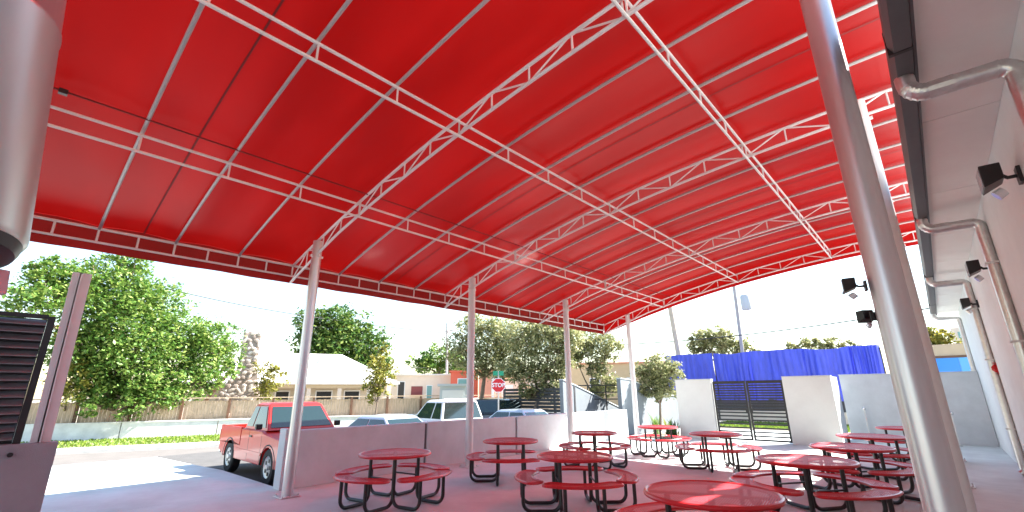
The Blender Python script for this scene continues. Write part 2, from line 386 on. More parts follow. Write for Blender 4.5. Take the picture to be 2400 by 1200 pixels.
# left-hand wall with louvred sliding gate
wl = thing('gate_base_wall', 'dark grey stucco wall block under the black louvres at far left', 'wall', (-9.6, -3, 0))
MB().box(-.12,.12,-3,3.75,0,1.08).build('wall_panel', M['stucco_dk'], wl, bevel=.012)
MB().tube([(.12,3.3,.95),(.16,3.3,.95)], .03, 10).build('anchor_cap', M['black'], wl)
lg = thing('louvred_screen', 'black louvred metal screen standing on the dark grey wall at far left', 'screen', (-9.6, -3, 1.08))
MB().box(-.03,.03,3.29,3.37,.0,1.76).build('frame_post', M['black'], lg)
MB().box(-.03,.03,-3,3.29,1.72,1.78).build('top_rail', M['black'], lg)
MB().box(-.09,-.07,-3,3.29,.0,1.72).build('backing_panel', M['black'], lg)
sl = MB()
sl.v = [(.05,-3,0),(.05,3.28,0),(-.05,3.28,.075),(-.05,-3,.075),(.05,-3,.014),(.05,3.28,.014),(-.05,3.28,.089),(-.05,-3,.089)]
sl.f = [(0,1,2,3),(7,6,5,4),(0,4,5,1),(1,5,6,2),(2,6,7,3),(3,7,4,0)]
slm = sl.mesh('slat', mat('louvre_grey', (.17,.17,.175), .35, .3, var=.3, scale=3))
for k in range(15): put('slat', slm, lg, (0, 0, .05+k*.112))
bp_ = thing('gate_guide_post', 'tall leaning white steel gate post beside the black louvred screen', 'post', (-9.6, .52, 1.08))
MB().beam((0,.0,0),(0,-.05,2.47),.12,.02,Vector((1,0,0))).build('flange', M['white_steel'], bp_)
MB().beam((0,.085,0),(0,.045,2.47),.14,.02,Vector((1,0,0))).build('flange', M['white_steel'], bp_)
MB().beam((0,.042,0),(0,-.003,2.45),.02,.10,Vector((1,0,0))).build('web', M['white_steel'], bp_)

# ------------------------------------------------------------------ building on the right
bd = thing('building', 'pale stucco building with deep flat soffit along the right edge', 'building', (.95, 8, 0))
MB().box(0, 8, -24, 14.6, -.02, 4.30).build('wall', M['bldg'], bd)
sfme = MB().box(-.56, -.001, .006, 2.394, 4.301, 4.40).mesh('soffit_panel', M['soffit'])
for k in range(16): put('soffit_panel', sfme, bd, (0, -23.8+k*2.4, 0))
MB().box(-.55, 8, -24, 14.6, 4.402, 4.46).build('roof', M['bldg'], bd)
MB().box(-.585,-.565,-24,14.62,4.24,4.50).build('fascia', M['gutter'], bd)
gt = MB().prism([(-.70,4.23),(-.59,4.23),(-.587,4.44),(-.73,4.44),(-.73,4.30)], -24, 14.6).build('gutter', M['gutter'], bd)
for y in (-3.8, 1.2, 6.2, 11.2): MB().box(-.735,-.585,y,y+.04,4.225,4.445).build('gutter_strap', M['black'], gt)
def spout(y, r):
    pts = [(-.66,y,4.24),(-.66,y,4.17)]
    for k in range(1,7): a = k*pi/12; pts.append((-.66+.12*(1-cos(a)), y, 4.17-.12*sin(a)))
    pts += [(-.15,y,4.04)]
    for k in range(1,7): a = k*pi/12; pts.append((-.15+.09*sin(a)-.0, y, 4.04-.09*(1-cos(a))))
    pts += [(-.06,y,3.85),(-.06,y,.16)]
    for k in range(1,5): a = k*pi/10; pts.append((-.06-.1*(1-cos(a)), y, .16-.1*sin(a)))
    d = MB().tube(pts, r, 12).build('downspout', M['galv'], bd, smooth=True)
    for z in (.9, 2.3, 3.4): MB().box(-.06-r*1.3,.0,y-r*1.3,y+r*1.3,z,z+.025).build('strap', M['white_steel'], d)
    for q in range(7):
        a = pts[2+q//1]; MB().tube([Vector(pts[2+q])*.0+Vector((pts[2+q][0],y,pts[2+q][2])), Vector((pts[3+q][0],y,pts[3+q][2])).lerp(Vector((pts[2+q][0],y,pts[2+q][2])),.6)], r*1.06, 12).build('elbow_ring', M['galv'], d)
for y in (4.65-8, 9.15-8, 14.3-8, 21.6-8): spout(y, .068)
def flood(name, label, loc, rz, group='black floodlights'):
    t = thing(name, label, 'floodlight', loc, rz, group)        # faces local -x, mounts on +x
    MB().box(-.03,.0,-.06,.06,-.08,.08).build('mount_plate', M['black'], t, bevel=.004)
    MB().tube([(-.03,0,0),(-.09,0,0),(-.12,0,.03)], .018, 8).build('arm', M['black'], t)
    hd = MB(); hd.v = [(-.12,-.10,-.02),(-.12,.10,-.02),(-.12,.10,.14),(-.12,-.10,.14),(-.27,-.14,-.09),(-.27,.14,-.09),(-.27,.14,.13),(-.27,-.14,.13)]
    hd.f = [(0,1,2,3)[::-1],(4,5,6,7),(0,1,5,4),(1,2,6,5),(2,3,7,6),(3,0,4,7)]
    h = hd.build('lamp_head', M['black'], t, bevel=.008)
    MB().box(-.278,-.272,-.12,.12,-.07,.11).build('lens', M['lamp_glass'], h)
    MB().tube([(-.14,0,-.12),(-.20,0,-.16)], [.045,.05], 12).build('sensor', M['lamp_glass'], t)
    return t
flood('floodlight', 'big black twin floodlight with glass bulb, nearest the camera on the right wall', (.95, 6.05, 3.62), 0)
flood('floodlight', 'black floodlight under the soffit beside the middle downspout', (.95, 10.1, 3.52), 0)
flood('floodlight', 'smallest black floodlight on the far end of the building wall', (.95, 14.0, 3.48), 0)
flood('floodlight', 'upper black floodlight sticking out left of the big column against the sky', (-.235, 3.79, 2.37), radians(12)).scale = (.5,.45,.42)
flood('floodlight', 'lower black floodlight sticking out left of the big column against the sky', (-.235, 3.79, 2.165), radians(-50)).scale = (.36,.34,.36)
t = thing('fire_alarm', 'small red round fire alarm on the building wall between downspouts', 'fire alarm', (.95, 14.3, 2.12))
MB().lathe([(.10,0),(.10,-.05),(.07,-.09)], n=16, axis='y').build('bell', M['alarm'], t); t.rotation_euler = (0,0,-pi/2)
MB().box(-.12,.12,-.012,.004,-.12,.12).build('back_box', M['alarm'], t)
t = thing('wall_outlet', 'small grey weatherproof outlet low on the building wall', 'outlet', (.95, 14.6, .52))
MB().box(-.05,0,-.06,.06,-.09,.09).build('box', M['grey_steel'], t, bevel=.01); MB().box(-.062,-.05,-.045,.045,-.06,.07).build('cover', M['black'], t)
t = thing('wall_panel_box', 'flat pinkish service panel high on the building wall at the right edge', 'panel', (.95, 10.0, 2.4))
MB().box(-.03,0,-.3,.3,-.2,.3).build('door', mat('pink_panel', (.42,.24,.22), .6), t, bevel=.006)
MB().box(-.045,-.03,-.26,-.22,.02,.08).build('latch', M['grey_steel'], t)

# galvanised drum housing at top left
t = thing('galvanised_housing', 'large galvanised metal cylinder with black bottom cap hanging at the top left corner', 'housing', (-2.02, .82, 2.235), 0)
DR = at(-172, 565, 2.2); t.location = DR; ax = (at(-24, -60, 2.42)-DR)
t.rotation_euler = ax.to_track_quat('Z','Y').to_euler()
drum_m = mat('drum_metal', (.46,.49,.47), .3, .55, var=.06, scale=3, streak=(1,1,.2))
MB().lathe([(.20,0),(.212,.02),(.212,.9),(.216,.905),(.216,.925),(.212,.93),(.212,1.9),(.212,3.0)], n=48).build('drum', drum_m, t, smooth=True)
MB().lathe([(.15,-.045),(.185,-.035),(.195,-.015),(.2,-.001)], n=40).build('bottom_cap', M['black'], t, smooth=True)
MB().box(.155,.175,-.02,-.012,-.10,-.04).tube([(.175,-.02,-.06),(.19,-.02,-.07),(.20,-.02,-.09),(.19,-.02,-.095)], .006, 6).build('hook_bracket', M['black'], t)
MB().box(-.2,.208,-.010,.012,-.13,-.047).build('mounting_plate', mat('mauve_plate', (.5,.4,.45), .6), t)

# ------------------------------------------------------------------ back gate walls
GY = 18.2
t = thing('gate_pier', 'pale stucco wall left of the black gates', 'wall', (-7.08, GY, 0), 0)
MB().box(-.69,.69,-.125,.125,0,2.13).build('wall_panel', M['stucco_lt'], t, bevel=.012)
MB().box(-.70,.70,-.13,.13,2.131,2.155).build('coping', M['stucco'], t)
t = thing('gate_pier', 'pale stucco wall right of the black gates with a sunlit white end', 'wall', (-3.3, GY, 0), 0)
MB().box(-.70,.70,-.125,.125,0,2.15).build('wall_panel', M['stucco_lt'], t, bevel=.012)
MB().box(-.71,.71,-.13,.13,2.151,2.175).build('coping', M['stucco'], t)
t = thing('return_wall', 'short grey wall running back from the right gate pier', 'wall', (-2.9, 19.5, 0))
MB().box(-.12,.12,-1.17,1.2,0,2.15).build('wall_panel', M['stucco'], t, bevel=.01); MB().box(-.125,.125,-1.17,1.2,2.151,2.17).build('coping', M['stucco'], t)
t = thing('end_wall', 'long mauve grey stucco wall closing the courtyard beside the building', 'wall', (-.85, 21.3, 0))
for a, b in ((-1.92,-.01),(.01,1.79)): MB().box(a,b,-.12,.12,0,2.24).build('wall_panel', M['stucco'], t, bevel=.01)
MB().box(-1.94,1.79,-.13,.13,2.241,2.265).build('coping', M['stucco'], t)
def leaf(label, x0, x1, hinge):
    t = thing('metal_gate', label, 'gate', (hinge, GY, 0), 0, 'pair of black slatted gates')
    a, b = x0-hinge, x1-hinge
    for p in (a, b-.06): MB().box(p,p+.06,-.03,.03,.04,2.06).build('stile', M['black'], t)
    for z in (.04, 1.05, 2.0): MB().box(a+.06,b-.06,-.02,.02,z,z+.06).build('rail', M['black'], t)
    sm = MB().box(a+.062,b-.062,-.012,.012,0,.05).mesh('slat', M['black'])
    for z in [.17,.30,.43,.56,.69,.82,.94]+[1.17+k*.088 for k in range(10)]: put('slat', sm, t, (0,0,z))
    MB().box((b-.10 if hinge == x0 else a-.0),(b-.0 if hinge == x0 else a+.10),-.06,-.031,.96,1.10).build('lock_box', M['black'], t)
leaf('left leaf of the black slatted metal gates', -6.37, -5.22, -6.37)
leaf('right leaf of the black slatted metal gates', -5.19, -4.02, -4.02)
def ppost(label, x, y, h):
    t = thing('hose_post', label, 'post', (x, y, 0), 0, 'thin metal posts along the end wall')
    MB().tube([(0,0,0),(0,0,h)], .022, 10).build('pipe', M['white_steel'], t)
    MB().lathe([(.01,h-.04),(.05,h-.01),(.055,h+.03),(.03,h+.07),(.005,h+.08)], n=14).build('head', M['chrome'], t, smooth=True)
    MB().lathe([(.07,.001),(.07,.02)], n=14).build('foot', M['grey_steel'], t)
ppost('thin pipe post with shiny round head left of the big column', -2.2, 20.9, 1.05)
ppost('thin pipe post with dark head right of the big column', .05, 20.7, .95)

# blue-grey walls beyond the low wall, their shade put into the colour
def slopewall(label, x, pts):
    t = thing('sloped_wall', label, 'wall', (x, pts[0][0], -.2), 0, 'blue grey walls beyond the courtyard')
    y0 = pts[0][0]; prof = [(-(0), 0)] ; mb = MB(); n = len(pts)
    low = [(0, y-y0, 0) for y, z in pts]; top = [(0, y-y0, z+.2) for y, z in pts]
    loop = low + top[::-1]; k = len(loop)
    mb.v = [(-.1, b, c) for a, b, c in loop] + [(.1, b, c) for a, b, c in loop]
    mb.f = [tuple(range(k)), tuple(range(2*k-1, k-1, -1))] + [(i, i+k, (i+1) % k+k, (i+1) % k)[::-1] for i in range(k)]
    mb.build('wall_panel', M['bluegrey'], t, bevel=.01)
    mb = MB()
    for (a, b), (c, d) in zip(pts[:-1], pts[1:]): mb.beam((0,a-y0,b+.225),(0,c-y0,d+.225),.26,.04,Vector((0,0,1)))
    mb.build('coping', M['stucco_lt'], t)
slopewall('blue grey wall with sloping top behind the low wall, left of the far column', -13, [(17.6,2.25),(18.6,2.0),(22.6,.9)])
slopewall('tall blue grey wall stepping down behind the far corner column', -11.2, [(19.7,2.3),(20.6,2.26),(22.7,1.84),(26.2,1.35)])

# ------------------------------------------------------------------ picnic tables
def diamond_plate(mb, inside, x0, x1, y0, y1, z, p=.038, hw=.0078):
    # expanded metal: crossing flat strands
    nxx = int((x1-x0)/p)+2; nyy = int((y1-y0)/(p*.62))+2
    P_ = {}
    def vid(i, j):
        return (x0+i*p/2, y0+j*p*.31)
    for i in range(2*nxx):
        for j in range(2*nyy):
            if (i+j) % 2: continue
            a = vid(i, j)
            for dj in (1, -1):
                b = vid(i+1, j+dj)
                if inside(*a) and inside(*b):
                    d = Vector((b[0]-a[0], b[1]-a[1], 0)).normalized(); q = Vector((-d.y, d.x, 0))*hw*.8
                    A = Vector((a[0],a[1],z)); Bv = Vector((b[0],b[1],z+.0006*dj)); mb.quad(A-q, Bv-q, Bv+q, A+q)
def make_table(seats=(0,1,2,3)):
    t = bpy.data.objects.new('picnic_table', None); COL.objects.link(t); t.empty_display_size = .3
    R = .575
    ring = MB().tube([(R*cos(2*pi*k/48), R*sin(2*pi*k/48), .738) for k in range(48)], .024, 8, closed=True)
    tp = ring.build('tabletop', M['red_coat'], t, smooth=True)
    mb = MB(); diamond_plate(mb, lambda x, y: x*x+y*y < (R-.012)**2, -R, R, -R, R, .752)
    mb.build('mesh_surface', M['red_mesh'], tp)
    mb = MB()
    for k in range(4): a = k*pi/2+pi/4; mb.beam((0,0,.728),(cos(a)*(R-.02),sin(a)*(R-.02),.728),.04,.02)
    mb.build('under_brace', M['black'], tp)
    r0, r1, ha = .68, .94, radians(35)
    for k in seats:
        A = k*pi/2
        out = []
        for q in range(13): a = A-ha+2*ha*q/12; out.append((r1*cos(a), r1*sin(a), .452))
        for q in range(1,6): # rounded ends
            a = q*pi/6; rc = (r0+r1)/2; rr = (r1-r0)/2; b = A+ha; out.append(((rc+rr*cos(a))*cos(b)-rr*.6*sin(a)*sin(b), (rc+rr*cos(a))*sin(b)+rr*.6*sin(a)*cos(b), .452))
        for q in range(13): a = A+ha-2*ha*q/12; out.append((r0*cos(a), r0*sin(a), .452))
        for q in range(1,6):
            a = pi-q*pi/6; rc = (r0+r1)/2; rr = (r1-r0)/2; b = A-ha; out.append(((rc+rr*cos(a))*cos(b)+rr*.6*sin(a)*sin(b), (rc+rr*cos(a))*sin(b)-rr*.6*sin(a)*cos(b), .452))
        s_ = MB().tube(out, .02, 7, closed=True).build('seat', M['red_coat'], t, smooth=True)
        mb = MB()
        def ins(x, y, A=A):
            r = hypot(x, y); a = (atan2(y, x)-A+pi) % (2*pi)-pi; e = (abs(a)-ha)*r
            if r < r0 or r > r1: return False
            if e < 0: return True
            c = (r0+r1)/2; rr = (r1-r0)/2; return ((r-c)/rr)**2+(e/(rr*.6))**2 < 1
        cx, cy = .8*cos(A), .8*sin(A); diamond_plate(mb, ins, -1, 1, -1, 1, .462)
        mb.build('mesh_surface', M['red_mesh'], s_)
        for sgn in (-1, 1):
            l = .27*sgn; pts = [(.275,l,.725),(.275,l,.16)]
            for q in range(1,7): a = q*pi/12; pts.append((.275+.13*(1-cos(a)), l, .16-.13*sin(a)))
            for q in range(0,7): a = q*pi/12; pts.append((.70+.13*sin(a), l, .03+.13*(1-cos(a))))
            pts.append((.83, l, .44))
            MB().tube([(x*cos(A)-y*sin(A), x*sin(A)+y*cos(A), z) for x, y, z in pts], .027, 8).build('leg', M['black'], t, smooth=True)
    for k in (1,3):
        a = k*pi/2; mb = MB().tube([(x*cos(a)-y*sin(a), x*sin(a)+y*cos(a), .40) for x, y in ((.275,-.27),(.275,.27))], .014, 6); mb.build('cross_bar', M['black'], t)
    return t
TABLES = [   # x, y, seat direction (deg), size, label, three-seat
 (-7.0, 4.74, 11, 1.0, 'round red picnic table standing alone in front of the low grey wall, farthest left', 0),
 (-6.88, 7.47, -47, .97, 'red picnic table with only three seats, before the second wall joint', 1),
 (-4.48, 6.35, -47, 1.0, 'red picnic table with thick black legs in the centre foreground, left of the largest one', 0),
 (-6.55, 10.15, -15, .93, 'red picnic table in front of the sunlit end of the low wall', 0),
 (-6.2, 12.9, -30, .92, 'smallest red picnic table in the sun near the planted bed', 0),
 (-4.15, 11.6, -62, .98, 'red picnic table in the sun in front of the black gates', 0),
 (-1.88, 4.93, 66, 1.07, 'largest red picnic table at the bottom edge with a streak of sun on its top', 0),
 (-1.66, 8.02, 55, 1.08, 'red picnic table with a sun streak, directly behind the largest one', 0),
 (-1.40, 10.36, 60, 1.06, 'red picnic table, third from the front in the row beside the big column', 0),
 (-1.35, 12.97, 52, 1.06, 'red picnic table, fourth in the row beside the big column, before the pale pier', 0),
 (-.95, 16.2, 50, 1.0, 'farthest red picnic table, its edge peeking out left of the big column', 0)]
protoA = make_table(); protoB = make_table((0,2,3)); usedA = usedB = False
for x, y, a, s, lab, three in TABLES:
    src = protoB if three else protoA
    if three: o = src if not usedB else copy_tree(src); usedB = True
    else: o = src if not usedA else copy_tree(src); usedA = True
    o.location = (x, y, .0); o.rotation_euler = (0,0,radians(a)); o.scale = (s, s, 1)
    tag(o, lab, 'picnic table', 'round red picnic tables')

# ------------------------------------------------------------------ vehicles
def wheel(par, x, y, r, wd, side):
    e = bpy.data.objects.new('wheel', None); COL.objects.link(e); e.parent = par; e.location = (x, y, r)
    MB().lathe([(r*.62,-wd/2),(r*.93,-wd/2),(r,-wd*.36),(r,wd*.36),(r*.93,wd/2),(r*.62,wd/2),(r*.6,0)], n=28, axis='y', cap=False).build('tyre', M['rubber'], e, smooth=True)
    s = side; mb = MB().lathe([(r*.63,s*wd*.36),(r*.58,s*wd*.50),(r*.50,s*wd*.40),(r*.16,s*wd*.42),(r*.13,s*wd*.52),(.01,s*wd*.53)], n=24, axis='y')
    mb.build('rim', M['rim'], e, smooth=True)
    mb = MB()
    for k in range(5):
        a = k*2*pi/5; c = (.36*r*cos(a), s*wd*.43, .36*r*sin(a)); mb.box(c[0]-.035,c[0]+.035,c[1]-.006,c[1]+.006,c[2]-.035,c[2]+.035)
    mb.build('rim_slot', M['black'], e)
def arch(cx, r, z0, n=8):           # wheel-arch points from rear to front along the sill
    return [(cx - r*cos(pi*k/n), z0 + r*sin(pi*k/n)*.95) for k in range(n+1)]
def vehicle(name, label, cat, loc, rz, paint, kind, group=None):
    t = thing(name, label, cat, loc, rz, group)
    if kind == 'pickup':
        L0, L1, W = -2.35, 2.30, 1.74; rw, fw, r = -1.40, 1.38, .37; belt, roof, zb = 1.08, 1.66, .34
        prof = [(L0+.02,.50)] + [(rw-.46,.36)] + arch(rw,.42,.36)[0:] + arch(fw,.42,.36) + [(L1-.05,.36),(L1,.55),(L1-.02,.80),(L1-.14,.92),(1.0,1.03),(.88,belt),(-.62,belt),(-.64,.70),(L0+.02,.70)]
        base = [(-.60,.80),(.98,.80)]; top = [(-.42,.64),(.38,.64)]
        bedx = (L0, -.66)
    elif kind == 'suv':
        L0, L1, W = -2.2, 2.2, 1.8; rw, fw, r = -1.35, 1.35, .36; belt, roof, zb = 1.10, 1.72, .36
        prof = [(L0,.45),(rw-.46,.36)] + arch(rw,.42,.36) + arch(fw,.42,.36) + [(L1-.05,.36),(L1,.6),(L1-.1,.95),(1.05,1.06),(.95,belt),(L0+.05,belt)]
        base = [(-2.12,.82),(1.0,.82)]; top = [(-1.9,.66),(.35,.66)]; bedx = None
    else:
        L0, L1, W = -2.25, 2.25, 1.72; rw, fw, r = -1.32, 1.38, .31; belt, roof, zb = .93, 1.40, .3
        prof = [(L0,.45),(rw-.42,.28)] + arch(rw,.37,.28) + arch(fw,.37,.28) + [(L1-.08,.28),(L1,.5),(L1-.12,.70),(1.15,.88),(1.0,belt),(-1.45,belt),(-2.15,.90),(L0,.78)]
        base = [(-1.50,.78),(1.08,.78)]; top = [(-.85,.60),(.38,.60)]; bedx = None
    bd_ = MB().prism(prof, -W/2, W/2, inset=.045, iw=.09)
    if bedx:
        for s in (-1, 1): bd_.box(bedx[0]+.02, bedx[1], min(s*(W/2-.005), s*(W/2-.09)), max(s*(W/2-.005), s*(W/2-.09)), .69, belt+.01)
    body = bd_.build('body', paint, t, smooth=True, bevel=.012, angle=30)
    if bedx:
        MB().box(bedx[0], bedx[0]+.06, -W/2+.10, W/2-.10, .55, belt).build('tailgate', paint, t, bevel=.012)
        MB().box(bedx[0]+.061, bedx[1]-.01, -W/2+.091, W/2-.091, .703, .715).build('bed_liner', M['black'], t)
    # cabin
    zb0, zb1 = belt-.005, roof
    (bx0, by), (bx1, _) = base; (tx0, ty), (tx1, _) = top
    c = MB()
    lv = [(bx0, bx1, by, zb0), (tx0-.03, tx1+.06, ty+.01, zb1-.05), (tx0+.06, tx1-.06, ty-.07, zb1)]
    for a, b, yy, z in lv: c.v += [(a,-yy,z),(b,-yy,z),(b,yy,z),(a,yy,z)]
    for k in range(2):
        for j in range(4): c.f.append((k*4+j, k*4+(j+1) % 4, k*4+4+(j+1) % 4, k*4+4+j))
    c.f.append((8,9,10,11)); cab = c.build('cabin', paint, t, bevel=.02, smooth=True, angle=25)
    def lerp(a, b, f): return a+(b-a)*f
    def pane(nm, p00, p10, p11, p01, out):
        out = Vector(out)*.012; q = [Vector(v)+out for v in (p00,p10,p11,p01)]
        n = MB(); n.quad(*q); n.quad(*[v-out*.9 for v in q][::-1]); 
        for i in range(4): n.quad(q[i], q[i]-out*.9, q[(i+1)%4]-out*.9, q[(i+1)%4])
        n.build(nm, M['glass'], cab)
    z0, z1 = zb0+.05, zb1-.09
    def X(side, z): f = (z-zb0)/(zb1-.05-zb0); return (lerp(bx0, tx0-.03, f) if side < 0 else lerp(bx1, tx1+.06, f))
    def Y(z): f = (z-zb0)/(zb1-.05-zb0); return lerp(by, ty+.01, f)
    y0, y1 = Y(z0)-.07, Y(z1)-.07
    pane('windshield', (X(1,z0),-y0,z0), (X(1,z0),y0,z0), (X(1,z1),y1,z1), (X(1,z1),-y1,z1), (.8,0,.5))
    pane('rear_window', (X(-1,z0),y0,z0), (X(-1,z0),-y0,z0), (X(-1,z1),-y1,z1), (X(-1,z1),y1,z1), (-.9,0,.3))
    spl = {'pickup': [.36], 'suv': [.30,.62], 'sedan': [.48]}[kind]
    ed = [0]+spl+[1]
    for s in (-1, 1):
        for a, b in zip(ed[:-1], ed[1:]):
            a0 = lerp(X(-1,z0)+.07, X(1,z0)-.12, a)+(.03 if a else 0); b0 = lerp(X(-1,z0)+.07, X(1,z0)-.12, b)-(.03 if b < 1 else 0)
            a1 = lerp(X(-1,z1)+.07, X(1,z1)-.07, a)+(.03 if a else 0); b1 = lerp(X(-1,z1)+.07, X(1,z1)-.07, b)-(.03 if b < 1 else 0)
            q = [(a0,s*Y(z0),z0),(b0,s*Y(z0),z0),(b1,s*Y(z1),z1),(a1,s*Y(z1),z1)]
            if s > 0: q = q[::-1]
            pane('side_window', *q, (0,s,.25))
        MB().box(bx1-.24, bx1-.14, min(s*(W/2),s*(W/2+.14)), max(s*(W/2),s*(W/2+.14)), belt+.02, belt+.14).build('mirror', M['black'], t, bevel=.02)
        dx = lerp(bx0, bx1, .42 if kind == 'pickup' else .52)
        for q in ([dx] if kind == 'pickup' else [dx, dx-.85]):
            h = MB().box(q-.0, q+.16, min(s*(W/2),s*(W/2+.02)), max(s*(W/2),s*(W/2+.02)), belt-.17, belt-.135).build('door_handle', M['black'], t)
            MB().box(q+.22-.22-.06, q-.05, min(s*(W/2-.002),s*(W/2+.002)), max(s*(W/2-.002),s*(W/2+.002)), .42, belt-.02).build('door_gap', M['black'], t)
        MB().box(bx1-.12, bx1-.11, min(s*(W/2-.002),s*(W/2+.002)), max(s*(W/2-.002),s*(W/2+.002)), .42, belt-.02).build('door_gap', M['black'], t)
        MB().box(L1-.10, L1+.005, min(s*.48,s*.80), max(s*.48,s*.80), .66, .80).build('headlight', M['lamp_glass'], t, bevel=.02)
        MB().box(L0-.005, L0+.07, min(s*(W/2-.15),s*(W/2-.0)), max(s*(W/2-.15),s*(W/2)), .72, .98).build('tail_light', M['tail'], t, bevel=.01)
        if kind == 'pickup': MB().box(rw+.45, fw-.45, min(s*(W/2-.004),s*(W/2+.012)), max(s*(W/2-.004),s*(W/2+.012)), .56, .62).build('side_trim', paint, t, bevel=.004)
        for x in (rw, fw):
            MB().tube([(x-(r+.09)*cos(pi*k/10), s*(W/2-.008), r+(r+.07)*sin(pi*k/10)) for k in range(11)], .018, 6).build('wheel_lip', M['black'] , t)
            wheel(t, x, s*(W/2-.12), r, .21, s)
    MB().box(L1-.04, L1+.02, -.46, .46, .62, .80).build('grille', M['black'], t, bevel=.01)
    MB().box(L1-.02, L1+.09, -W/2+.04, W/2-.04, .40, .56).build('bumper', M['chrome'] if kind == 'pickup' else paint, t, bevel=.03)
    MB().box(L0-.09, L0+.03, -W/2+.04, W/2-.04, .40, .54).build('bumper', M['chrome'] if kind == 'pickup' else paint, t, bevel=.03)
    return t
t = vehicle('pickup_truck', 'red extended-cab pickup truck parked nose to the low grey wall', 'pickup truck', (-12.6, 5.22, -.20), radians(-1.5), M['truck_red'], 'pickup')
t.scale = (1.0, 1.0, 1.03)
w2 = vehicle('pickup_truck', 'white pickup truck seen from behind with its rear window over the low wall', 'pickup truck', (-12.9, 10.95, -.37), radians(176), M['truck_white'], 'pickup'); w2.scale = (1.12,1.12,1.12)
MB().tube([(-.5,-.66,1.68),(-.5,.66,1.68)], .02, 6).build('roof_rack', M['white'], w2)
vehicle('parked_car', 'silver sedan with dark side window, between the red and white pickups', 'car', (-12.6, 8.35, -.33), radians(3), M['car_silver'], 'sedan')
vehicle('parked_car', 'grey sedan whose low roof shows right of the white pickup', 'car', (-12.3, 13.7, -.30), radians(178), M['car_silver'], 'sedan')
vehicle('parked_car', 'pale car farther off whose windshield shows left of the white pickup', 'car', at(905, 985, 21).to_2d().to_3d()+Vector((0,0,-.55)), radians(-60), M['truck_white'], 'sedan')
vehicle('parked_car', 'black car parked before the dark fence, left of the stop sign', 'car', at(1150, 985, 23).to_2d().to_3d()+Vector((0,0,-.3)), radians(-70), M['car_black'], 'suv')

# ------------------------------------------------------------------ vegetation
def tree(name, label, base, blobs, leafm, num, ls, trunk_r=.18, cat='tree', group=None, aspect=.5, limbs=True, flat=.75):
    base = Vector(base); t = thing(name, label, cat, base, 0, group)
    c = sum((Vector(b[0]) for b in blobs), Vector())/len(blobs)
    mb = MB(); fork = base.lerp(Vector((c.x, c.y, min(b[0][2] for b in blobs))), .8); fork.z = max(fork.z, base.z+.4)
    mid = base.lerp(fork, .5)+Vector((random.uniform(-.1,.1), random.uniform(-.1,.1), 0))
    mb.tube([base, mid, fork], [trunk_r, trunk_r*.8, trunk_r*.62], 9)
    if limbs:
        for b, r in blobs:
            b = Vector(b); m_ = fork.lerp(b, .5)+Vector((random.uniform(-.3,.3)*r*.5, random.uniform(-.3,.3)*r*.5, -.1*r))
            mb.tube([fork, m_, b], [trunk_r*.5, trunk_r*.3, trunk_r*.08], 6)
            for _ in range(4):
                d = Vector((random.gauss(0,1), random.gauss(0,1), random.gauss(.3,1))).normalized()
                mb.tube([m_.lerp(b,.7), b+d*r*.8], [trunk_r*.14, trunk_r*.03], 5)
    mb.build('trunk', M['bark'], t, smooth=True, org=base)
    V = sum(r**2 for _, r in blobs); mb = MB()
    for b, r in blobs:
        b = Vector(b); n = int(num*r*r/V); k = max(6, int(n/26))
        for _ in range(k):                               # leaf clumps spread through the lobe
            d = Vector((random.gauss(0,1), random.gauss(0,1), random.gauss(0,1))).normalized()
            q = random.random()**.45; cc = b + Vector((d.x, d.y, d.z*.85))*r*q*random.uniform(.82,1.14); cr = r*random.uniform(.13,.26)
            for _ in range(26):
                e = Vector((random.gauss(0,1), random.gauss(0,1), random.gauss(0,flat)))*cr*.62
                p = cc+e; a = Vector((random.gauss(0,1), random.gauss(0,1), random.gauss(-.25,.6))).normalized()
                s = a.cross(Vector((random.gauss(0,.6), random.gauss(0,.6), 1))).normalized(); l = ls*random.uniform(.6,1.35); w_ = l*aspect*.5
                mb.quad(p-a*l*.5, p+s*w_, p+a*l*.5, p-s*w_)
    mb.build('crown', leafm, t, org=base)
    return t
def bl(lst, k=1): return [(at(px, py, D*k), r*k) for px, py, D, r in lst]
tree('shade_tree', 'big leafy green tree spreading over the wooden fence at the left', at(235,960,33).to_2d().to_3d()+Vector((0,0,-.3)),
     bl([(215,655,26,1.25),(140,670,26,1.3),(80,705,25,1.1),(300,680,26,1.5),(365,720,27,1.5),(230,750,26,1.7),(330,790,26,1.8),(420,790,27,1.6),(480,800,27,1.5),(440,860,27,1.5),(525,830,28,.9),(270,850,26,1.6),(200,820,26,1.4),(350,890,26,1.4),(250,915,26,1.0),(480,890,27.5,1.0),(180,900,26,.8),(300,620,26.5,1.0),(310,940,25.5,.8),(380,930,26,.9),(215,945,25.5,.6),(430,925,26.5,.7),(540,860,28,.7),(110,640,25.5,.9)], 1.17), M['leafA'], 50000, .21, .3)
tree('yellow_shrub', 'yellow-green shrub by the white gate post', at(175,930,33).to_2d().to_3d()+Vector((0,0,-.4)), bl([(170,905,30,1.1),(182,860,30,.95),(165,820,30,.9),(190,890,30,.8),(160,780,30,.6)]), M['leafD'], 2600, .15, .06, cat='shrub')
tree('round_tree', 'dense dark green round tree behind the white-roofed house', at(800,920,46).to_2d().to_3d()+Vector((0,0,-.3)),
     bl([(740,760,46,2.0),(800,765,46,2.6),(855,800,46,2.4),(790,820,46,3.0),(735,815,46,2.0),(870,850,46,2.0),(830,860,46,2.4),(760,850,46,2.4),(715,780,46,1.0),(895,870,46,1.0)]), M['leafB'], 17000, .38, .4)
